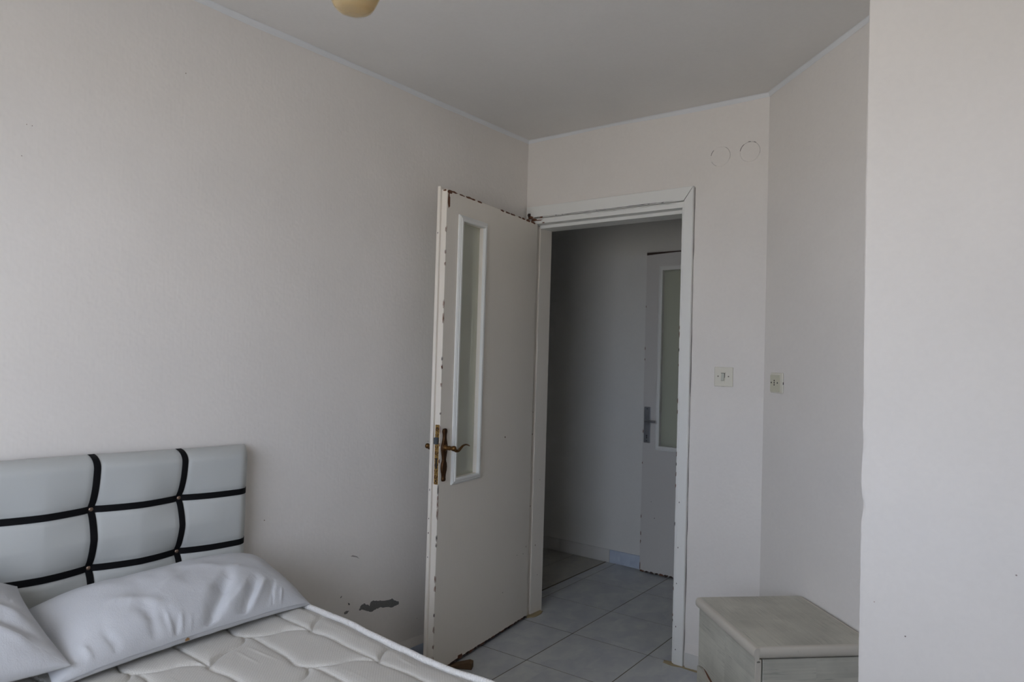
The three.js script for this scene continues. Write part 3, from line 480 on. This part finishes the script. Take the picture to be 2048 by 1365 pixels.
  for (const [b0, b1] of [[0.265, yb - 0.005], [0.06, 0.261]]) {
    const dr = mesh('drawer_front', rbox(xs + 0.0235, hw - 0.0365, b0, b1, hd - 0.03, hd - 0.0125, 0.0015), woodSide, root);
    mesh('knob', new THREE.LatheGeometry([[0, 0], [0.009, 0], [0.007, 0.008], [0.014, 0.016], [0.014, 0.022], [0.006, 0.027], [0, 0.028]].map((q) => new THREE.Vector2(...q)), 24).rotateX(Math.PI / 2).translate(0, (b0 + b1) / 2, hd - 0.0127), M.brassDark, dr);
  }
  mesh('plinth', rbox(xs - 0.004, hw - 0.013, 0, 0.045, -hd + 0.012, hd - 0.014, 0.002), woodEdge, root);
  // rubbed spots of dark wood at the front corner and along the nosing
  for (const [x, y, z, a, b, s] of [[-hw + 0.02, top - 0.012, hd - 0.0025, 0.006, 0.009, 1], [-0.17, top - 0.005, hd - 0.0062, 0.006, 0.002, 2], [0.12, top - 0.012, hd - 0.0025, 0.006, 0.002, 4], [0.14, top - 0.011, hd - 0.0022, 0.006, 0.002, 5], [-0.06, top - 0.022, hd - 0.0022, 0.004, 0.003, 6]]) chip(root, [x, y, z], 'z+', a, b, s * 19, M.darkWood);
  chip(root, [xs + 0.009, yb - 0.012, hd - 0.0122], 'z+', 0.014, 0.007, 88, std({ color: lin(0.2, 0.18, 0.15), roughness: 0.9 }));
}

// ------------------------------------------------------------------ bed
{
  // base
  const fabric = std({ color: lin(0.5, 0.48, 0.45), roughness: 0.9 });
  const base = thing('bed_base', 'low upholstered bed base under the mattress', 'bed', 1.06, 0, 2.37);
  mesh('platform', rbox(-0.93, 0.94, 0.08, 0.272, -0.755, 0.755, 0.015, 3), fabric, base);
  for (const sx of [-0.85, 0.86]) for (const sz of [-0.68, 0.68]) mesh('leg', new THREE.CylinderGeometry(0.026, 0.02, 0.081, 20).translate(sx, 0.0405, sz), M.black, base);

  // headboard, quilted by black straps pinned at their crossings
  const hb = thing('headboard', 'white padded headboard with black straps against the left wall', 'headboard', 0, 0, 0);
  const Z0 = 1.614, Z1 = 3.19, Y0 = 0.22, PZ = 0.2585, zs = [], ys = [0.366, 0.532, 0.699, 0.867];
  for (let k = 1; k < 6; k++) zs.push(Z0 - 0.022 + PZ * k);
  const topY = (z) => 1.018 + 0.010 * smooth(Z0, Z0 + 0.7, z);
  const lev = (z) => 0.004 * smooth(Z0, Z0 + 0.6, z);
  const cellU = (v, list, lo, hi) => { let a = lo, b = hi; for (const q of list) { if (q <= v) a = q; if (q > v) { b = q; break; } } return [(v - a) / (b - a), a === lo, b === hi]; };
  const bump = (t) => Math.pow(Math.sin(Math.PI * Math.min(1, Math.max(0, t))), 1.2);
  const front = (z, y) => {
    const yt = topY(z), [tz, z0e, z1e] = cellU(z, zs, Z0, Z1), [ty, y0e, y1e] = cellU(y - lev(z), ys, Y0, yt);
    const bz = z0e ? (tz < 0.45 ? 1 : bump(tz)) : z1e ? (tz > 0.55 ? 1 : bump(tz)) : bump(tz), by = y1e ? (ty > 0.5 ? 1 : bump(ty)) : y0e ? (ty < 0.5 ? 1 : bump(ty)) : bump(ty);
    const e = (d, r) => (d >= r ? 1 : Math.sqrt(Math.max(0, 1 - (1 - d / r) ** 2)));
    const edge = Math.min(e(z - Z0, 0.05), e(Z1 - z, 0.05)) * e(yt - y, 0.04) * e(y - Y0, 0.02);
    let dip = 0; // pulled in where studs pin the straps
    for (const q of zs) for (const p of ys) { const dz = (z - q) / 1.25, dy = y - lev(z) - p, r2 = dz * dz + dy * dy; if (r2 < 0.06) dip = Math.max(dip, Math.exp(-((Math.sqrt(r2) / 0.058) ** 1.25))); }
    let h = 0.070 + 0.006 * bz + 0.006 * by - 0.027 * dip;
    for (const q of zs) { const d = (z - q) / 0.017; if (d * d < 12) h -= 0.0035 * Math.exp(-d * d * d * d); }
    for (const q of ys) { const d = (y - lev(z) - q) / 0.017; if (d * d < 12) h -= 0.0035 * Math.exp(-d * d * d * d); }
    const w = fbm(z * 26 + y * 14, y * 9 - z * 12, 14, 3) - 0.44; h += 0.0012 * w;
    return 0.018 + (h - 0.018) * edge;
  };
  const leather = std({ color: lin(0.50, 0.515, 0.50), roughness: 0.42, bumpMap: sized(dataTex(256, (x, y) => 0.5 + 0.5 * fbm(x / 4, y / 4, 90, 3, 64)), 0.05), bumpScale: 0.0002 });
  const gz = []; { const n = 330; for (let k = 0; k <= 14; k++) gz.push(Z0 + 0.05 * (1 - Math.cos((k / 14) * Math.PI / 2))); for (let k = 1; k < n; k++) gz.push(Z0 + 0.05 + (Z1 - Z0 - 0.1) * k / n); for (let k = 0; k <= 14; k++) gz.push(Z1 - 0.05 * (1 - Math.sin((k / 14) * Math.PI / 2))); }
  const gy = []; { const n = 170; for (let k = 0; k < n; k++) gy.push((0.96 * k) / n); for (let k = 0; k <= 14; k++) gy.push(0.96 + 0.04 * Math.sin((k / 14) * Math.PI / 2)); }
  const pad = gridGeo(gz.length - 1, gy.length - 1, (u, v, i, j) => { const z = gz[i], y = Y0 + (topY(z) - Y0) * gy[j]; return [front(z, y), y, z, z, y]; }, true);
  mesh('padding', [pad, box(0.003, 0.019, Y0, 1.016, Z0 + 0.001, Z1 - 0.001)], leather, hb);
  const sw = 0.0098;
  const ribbon = (f, n) => gridGeo(6, n, (u, v) => { const k = u * 2 - 1; return f(v, k); }, false);
  for (const q of zs) mesh('strap', ribbon((t, k) => { const yt = topY(q), y = Y0 + 0.005 + (yt - Y0 - 0.004) * (t < 0.85 ? t : 0.85 + 0.15 * Math.sin(((t - 0.85) / 0.15) * Math.PI / 2)), z = q + k * sw; return [front(q, Math.min(y, yt - 0.0002)) + 0.0042 - 0.001 * k * k, y + 0.001, z]; }, 220), M.black, hb);
  for (const q of ys) mesh('strap', ribbon((t, k) => { const s = t < 0.06 ? 0.06 * (1 - Math.cos((t / 0.06) * Math.PI / 2)) : t, z = Z0 + 0.0002 + (Z1 - Z0 - 0.0004) * s, y = q + lev(z) + k * sw; return [Math.max(front(z, q + lev(z)), front(z, y)) + 0.0032 - 0.001 * k * k, y, z - 0.001 * (t < 0.01 ? 1 : 0)]; }, 420), M.black, hb);
  for (const z of zs) for (const y of ys) { const s = mesh('stud', new THREE.SphereGeometry(0.0068, 18, 10, 0, Math.PI * 2, 0, Math.PI / 2).scale(1, 0.6, 1).rotateZ(-Math.PI / 2).translate(front(z, y + lev(z)) + 0.004, y + lev(z), z), std({ color: lin(0.28, 0.2, 0.15), roughness: 0.35, metalness: 0.8 }), hb); }

  // mattress: quilted top, piping round the rim, plain border
  const mt = thing('mattress', 'bare quilted beige mattress with white piping on the bed', 'mattress', 0, 0, 0);
  const X0 = 0.1, X1 = 2.0, ZA = 1.588, ZB = 3.145, YB = 0.272;
  const edgeY = (x) => { const K = [[0.1, 0.537], [0.39, 0.536], [0.56, 0.533], [0.68, 0.523], [0.776, 0.517], [0.9, 0.511], [0.97, 0.510], [1.1, 0.516], [1.3, 0.52], [2, 0.525]]; for (let k = 0; k < K.length - 1; k++) if (x <= K[k + 1][0]) { const t = (x - K[k][0]) / (K[k + 1][0] - K[k][0]); return K[k][1] + (K[k + 1][1] - K[k][1]) * (t * t * (3 - 2 * t)); } return 0.525; };
  const segs = [], add = (pts) => { for (let k = 0; k < pts.length - 1; k++) segs.push([pts[k][0], pts[k][1], pts[k + 1][0], pts[k + 1][1]]); };
  const curve = (pts, n) => new THREE.SplineCurve(pts.map((p) => new THREE.Vector2(...p))).getPoints(n).map((p) => [p.x, p.y]);
  const ridges = [], RQ = rng(9);
  for (let m = -1; m < 6; m++) for (let n = -2; n < 7; n++) {
    const zo = 1.838 + 0.312 * m, xo = 0.408 + 0.292 * n;
    add(curve([[xo, zo], [xo + 0.03, zo - 0.03], [xo + 0.045, zo - 0.065], [xo + 0.053, zo - 0.098], [xo + 0.08, zo - 0.13], [xo + 0.108, zo - 0.15]], 14));
    add(curve([[xo, zo], [xo + 0.03, zo + 0.018], [xo + 0.05, zo + 0.05], [xo + 0.062, zo + 0.092], [xo + 0.082, zo + 0.128], [xo + 0.108, zo + 0.162]], 14));
    add(curve([[xo, zo], [xo + 0.036, zo - 0.011], [xo + 0.115, zo - 0.006], [xo + 0.2, zo - 0.001], [xo + 0.265, zo + 0.013], [xo + 0.292, zo]], 12));
    add(curve([[xo + 0.108, zo + 0.162], [xo + 0.125, zo + 0.170], [xo + 0.2, zo + 0.160], [xo + 0.3, zo + 0.164], [xo + 0.4, zo + 0.162]], 12));
    for (const [zz, xs] of [[zo + 0.04, xo + 0.03], [zo + 0.075, xo + 0.055], [zo + 0.115, xo + 0.07], [zo - 0.045, xo + 0.05], [zo - 0.09, xo + 0.06], [zo - 0.125, xo + 0.09]]) { if (RQ() < 0.35) continue; const L = 0.08 + 0.16 * RQ(), st = xs + 0.01 + RQ() * 0.06, dz = (RQ() - 0.5) * 0.02; ridges.push([st, zz, st + L, zz + dz, (RQ() - 0.35) * 1.4]); }
  }
  const cellIndex = new Map(), CS = 0.05;
  const reg = (list, key, pad2) => list.forEach((s, n) => { for (let a = Math.floor((Math.min(s[0], s[2]) - pad2) / CS); a <= Math.floor((Math.max(s[0], s[2]) + pad2) / CS); a++) for (let b = Math.floor((Math.min(s[1], s[3]) - pad2) / CS); b <= Math.floor((Math.max(s[1], s[3]) + pad2) / CS); b++) { const k = key + a + '_' + b; if (!cellIndex.has(k)) cellIndex.set(k, []); cellIndex.get(k).push(n); } });
  reg(segs, 's', 0.075); reg(ridges, 'r', 0.02);
  const dseg = (x, z, s) => { const dx = s[2] - s[0], dz = s[3] - s[1], t = Math.min(1, Math.max(0, ((x - s[0]) * dx + (z - s[1]) * dz) / (dx * dx + dz * dz))); return [Math.hypot(x - s[0] - dx * t, z - s[1] - dz * t), t]; };
  const quilt = (x, z) => {
    const wx = x + 0.006 * (vnoise(x * 9, z * 9, 51) - 0.5), wz = z + 0.006 * (vnoise(x * 9, z * 9, 52) - 0.5), key = Math.floor(wx / CS) + '_' + Math.floor(wz / CS);
    let d = 0.08; for (const n of cellIndex.get('s' + key) ?? []) d = Math.min(d, dseg(wx, wz, segs[n])[0]);
    let h = 0.0095 * (1 - Math.exp(-d / 0.010)) * (0.9 + 0.2 * vnoise(x * 7, z * 7, 53)) - 0.003 * Math.exp(-((d / 0.0035) ** 2));
    for (const n of cellIndex.get('r' + key) ?? []) { const s = ridges[n], [q, t] = dseg(x, z + 0.004 * (vnoise(x * 20, 1, 54) - 0.5), s); h += 0.003 * s[4] * Math.exp(-((q / 0.0042) ** 2)) * Math.sin(Math.PI * Math.min(1, t * 1.2 + 0.1)) ** 0.7; }
    return h + 0.004 * (fbm(x * 5, z * 5, 55, 3) - 0.45);
  };
  const topAt = (x, z) => { const e = Math.min(x - X0, X1 - x, z - ZA, ZB - z), ye = 0.523 + (edgeY(x) - 0.523) * (1 - smooth(0.0, 0.22, z - ZA)), fall = 1 - smooth(0, 0.045, e); return ye - 0.003 + quilt(x, z) * (1 - 0.8 * fall) - 0.006 * fall; };
  const axis = (lo, hi, m0, m1, fine, coarse) => { const a = []; let v = lo; while (v < hi - 1e-6) { a.push(v); v += v >= m0 && v < m1 ? fine : coarse; } a.push(hi); return a; };
  const ax = axis(X0, X1, 0.28, 1.22, 0.0033, 0.014), az = axis(ZA, ZB, ZA - 0.01, 2.36, 0.0033, 0.014);
  const topG = gridGeo(ax.length - 1, az.length - 1, (u, v, i, j) => [ax[i], topAt(ax[i], az[j]), az[j], ax[i], az[j]], true);
  const dots = (x, y) => { const c = 21.33, r = Math.floor(y / (c / 2)), ox = (r % 2) * c / 2, dx = ((x + ox) % c) - c / 2, dy = (y % (c / 2)) - c / 4; return Math.exp(-((dx / 2.6) ** 2 + (dy / 2.0) ** 2)); };
  const mapT = sized(dataTex(256, (x, y) => { const d = dots(x, y), n = vnoise(x / 2, y / 2, 3, 128, 128), k = 0.84 + 0.1 * d + 0.05 * (n - 0.5); return [k, k * 0.985, k * 0.952]; }, true), 0.11), bumpT = sized(dataTex(256, (x, y) => 0.4 * vnoise(x / 2, y / 2, 3, 128, 128) + 0.6 * dots(x, y)), 0.11);
  const tick = new THREE.MeshPhysicalMaterial({ color: lin(0.93, 0.93, 0.93), roughness: 0.62, map: mapT, bumpMap: bumpT, bumpScale: 0.0011, sheen: 0.25, sheenRoughness: 0.4, sheenColor: lin(0.9, 0.9, 0.9) });
  const qt = mesh('quilted_top', topG, tick, mt);
  const border = []; { const ring = [[X0, ZA], [X1, ZA], [X1, ZB], [X0, ZB], [X0, ZA]]; for (let k = 0; k < 4; k++) { const [a, b] = ring[k], [c, d] = ring[k + 1]; border.push(gridGeo(60, 8, (u, v) => { const x = a + (c - a) * u, z = b + (d - b) * u, o = 0.006 * Math.sin(Math.PI * v), nx = Math.sign(d - b), nz = -Math.sign(c - a); return [x + nx * o, YB + (edgeY(x) - 0.008 - YB) * v, z + nz * o, u * 1.9, v * 0.25]; }, false)); } border.push(box(X0, X1, YB, YB + 0.002, ZA, ZB)); }
  mesh('border', border, tick, mt);
  const rim = (dy, r) => { const pts = [], rc = 0.03, corner = (cx, cz, a) => { for (let k = 0; k <= 3; k++) { const q = a + (k / 3) * Math.PI / 2; pts.push([cx + Math.cos(q) * rc, cz + Math.sin(q) * rc]); } }, run = (ax2, az2, bx, bz) => { for (let k = 1; k < 40; k++) pts.push([ax2 + (bx - ax2) * k / 40, az2 + (bz - az2) * k / 40]); };
    corner(X1 - rc, ZB - rc, 0); run(X1 - rc, ZB, X0 + rc, ZB); corner(X0 + rc, ZB - rc, Math.PI / 2); run(X0, ZB - rc, X0, ZA + rc); corner(X0 + rc, ZA + rc, Math.PI); run(X0 + rc, ZA, X1 - rc, ZA); corner(X1 - rc, ZA + rc, Math.PI * 1.5); run(X1, ZA + rc, X1, ZB - rc);
    const c = new THREE.CatmullRomCurve3(pts.map(([x, z]) => V3(x, (dy > 0 ? edgeY(x) : YB + 0.006) + 0.002 * (vnoise(x * 11, z * 11, 71) - 0.5), z)), true); return new THREE.TubeGeometry(c, 700, r, 10, true); };
  const tape = std({ color: lin(0.80, 0.79, 0.76), roughness: 0.7, bumpMap: (() => { const t = dataTex(64, (x, y) => 0.5 + 0.5 * Math.sin((x / 64) * Math.PI * 2 * 4 + (y / 64) * 6.283)); t.repeat.set(260, 1); return t; })(), bumpScale: 0.0012 });
  mesh('piping', rim(1, 0.0092), tape, mt).userData.label = 'thick white piping along the mattress rim';
  mesh('piping', rim(-1, 0.0085), tape, mt);

  // pillows
  const cloth = new THREE.MeshPhysicalMaterial({ color: lin(0.59, 0.60, 0.62), roughness: 0.75, sheen: 0.2, sheenRoughness: 0.5, sheenColor: lin(0.9, 0.9, 0.95), bumpMap: sized(dataTex(256, (x, y) => 0.5 * vnoise(x / 1.5, y / 1.5, 44) + 0.5 * fbm(x / 40, y / 24, 45, 3, 0)), 0.14), bumpScale: 0.0009 });
  // a stuffed case: length along z, depth along x, folds given as [z0, x0, z1, x1, half width, height] in local metres
  function pillowGeometry(o) {
    const { L, D, T, B, folds, seed } = o, nu = 300, nv = 170;
    const surf = (a, b, up) => {
      const pin = (q) => 1 - o.pinch * (1 - q * q), z = L * a * pin(b), x = D * b * pin(a);
      const th = Math.pow(Math.max(0, 1 - Math.abs(a) ** o.pa), 0.62) * Math.pow(Math.max(0, 1 - Math.abs(b) ** o.pb), 0.62);
      let y = up ? T * th : -B * th ** 0.55 * (0.4 + 0.6 * smooth(-0.3, 0.65, b));
      const rim = 1 - Math.max(Math.abs(a), Math.abs(b)), near = Math.exp(-rim / 0.16) * smooth(0, 0.05, rim);
      const along = Math.abs(a) > Math.abs(b) ? x : z;
      y += (up ? 1 : -0.4) * near * 0.011 * (fbm(along * 30, rim * 3, seed + 3, 3) - 0.45);
      y += (up ? 1 : -1) * th * (up ? 0.022 : 0.008) * (fbm(z * 8 + seed, x * 9, seed, 3) - 0.45);
      if (up) for (const f of folds) {
        const dx = f[2] - f[0], dz = f[3] - f[1], t = ((z - f[0]) * dx + (x - f[1]) * dz) / (dx * dx + dz * dz), tc = Math.min(1, Math.max(0, t)), px = z - f[0] - dx * tc, pz = x - f[1] - dz * tc, d = Math.hypot(px, pz) + 0.004 * (vnoise(z * 30, x * 30, seed + 8) - 0.5);
        y += f[5] * 0.95 * Math.exp(-((d / f[4]) ** 2)) * Math.min(1, 0.35 + 2.4 * Math.min(tc + 0.02, 1.02 - tc)) * smooth(0, 0.07, rim);
      }
      return [x, y + (o.sag ? o.sag(z, x) : 0), z];
    };
    const q = (u) => { const s = u * 2 - 1; return Math.sign(s) * (1 - (1 - Math.abs(s)) ** 1.5) ; };
    const sheet = (up) => gridGeo(nu, nv, (u, v) => { const p = surf(q(u), q(v), up); return [...p, p[2], p[0]]; }, !up);
    const g = mergeVertices(merge([sheet(true), sheet(false)]).deleteAttribute('normal'), 1e-5); g.computeVertexNormals(); return g;
  }
  const p1 = thing('pillow', 'white pillow leaning on the headboard, the whole one nearer the door', 'pillow', 0.254, 0.604, 1.962, 0.045);
  const droop = (z) => -0.014 * Math.min(1, Math.abs(z) / 0.37) ** 4, TILT = 0.3;
  const g1 = pillowGeometry({ L: 0.37, D: 0.150, T: 0.104, B: 0.034, pinch: 0.05, pa: 4.2, pb: 2.5, seed: 4, sag: droop, folds: [
    [-0.115, 0.055, -0.01, 0.14, 0.019, -0.032], [-0.085, 0.075, 0.018, 0.14, 0.010, 0.008], [-0.155, 0.09, -0.06, 0.14, 0.012, 0.009],
    [-0.20, 0.075, -0.125, 0.14, 0.013, -0.018], [-0.225, 0.085, -0.15, 0.145, 0.009, 0.009], [-0.255, 0.09, -0.2, 0.145, 0.008, -0.006],
    [0.19, 0.03, 0.09, 0.105, 0.020, 0.010], [0.17, 0.055, 0.075, 0.125, 0.018, -0.013], [0.135, 0.085, 0.13, 0.14, 0.015, -0.009], [0.095, 0.10, 0.085, 0.142, 0.007, 0.006],
    [0.055, 0.115, 0.06, 0.144, 0.006, 0.006], [0.07, 0.12, 0.075, 0.144, 0.006, -0.006], [0.03, 0.125, 0.035, 0.144, 0.005, 0.005], [0.0, 0.0, 0.12, 0.055, 0.018, 0.006], [0.25, 0.10, 0.22, 0.142, 0.009, -0.006], [0.30, 0.11, 0.285, 0.14, 0.008, 0.006], [-0.06, -0.02, -0.2, 0.04, 0.02, 0.006], [-0.27, 0.115, -0.255, 0.142, 0.005, 0.005], [-0.235, 0.12, -0.225, 0.143, 0.005, -0.005]] });
  g1.rotateZ(-TILT);
  mesh('pillowcase', g1, cloth, p1);
  // the sewn hem along the front edge
  const hemPts = []; for (let k = 0; k <= 40; k++) { const a = 0.95 - 1.9 * (k / 40), x = 0.150 * (1 - 0.05 * (1 - a * a)) - 0.0005, y = 0.003 + 0.005 * (fbm(a * 5, 2, 8, 2) - 0.4) + droop(0.37 * a), c = Math.cos(-TILT), q = Math.sin(-TILT); hemPts.push(V3(x * c - y * q, x * q + y * c, 0.37 * a)); }
  mesh('hem', new THREE.TubeGeometry(new THREE.CatmullRomCurve3(hemPts), 120, 0.0018, 8), cloth, p1);
  chip(p1, [0.1425, -0.043, 0.045], 'x+', 0.018, 0.012, 5, std({ color: lin(0.3, 0.17, 0.07), roughness: 0.9 }), 'stain');

  const p2 = thing('pillow', 'white pillow cut off by the left edge of the photo, overlapping its neighbour', 'pillow', 0.272, 0.668, 2.662, 0.03);
  const g2 = pillowGeometry({ L: 0.365, D: 0.172, T: 0.122, B: 0.055, pinch: 0.05, pa: 3.2, pb: 2.5, seed: 12, sag: (z) => -0.02 * Math.min(1, Math.abs(z) / 0.37) ** 4, folds: [
    [-0.30, 0.02, -0.2, -0.03, 0.02, -0.014], [-0.3, 0.07, -0.2, 0.02, 0.018, 0.012], [-0.3, 0.11, -0.22, 0.07, 0.012, -0.011], [-0.28, 0.135, -0.21, 0.1, 0.009, 0.008], [-0.22, 0.14, -0.14, 0.09, 0.011, -0.008]] });
  g2.rotateZ(-0.34);
  mesh('pillowcase', g2, cloth, p2);
}

renderer.render(scene, camera);
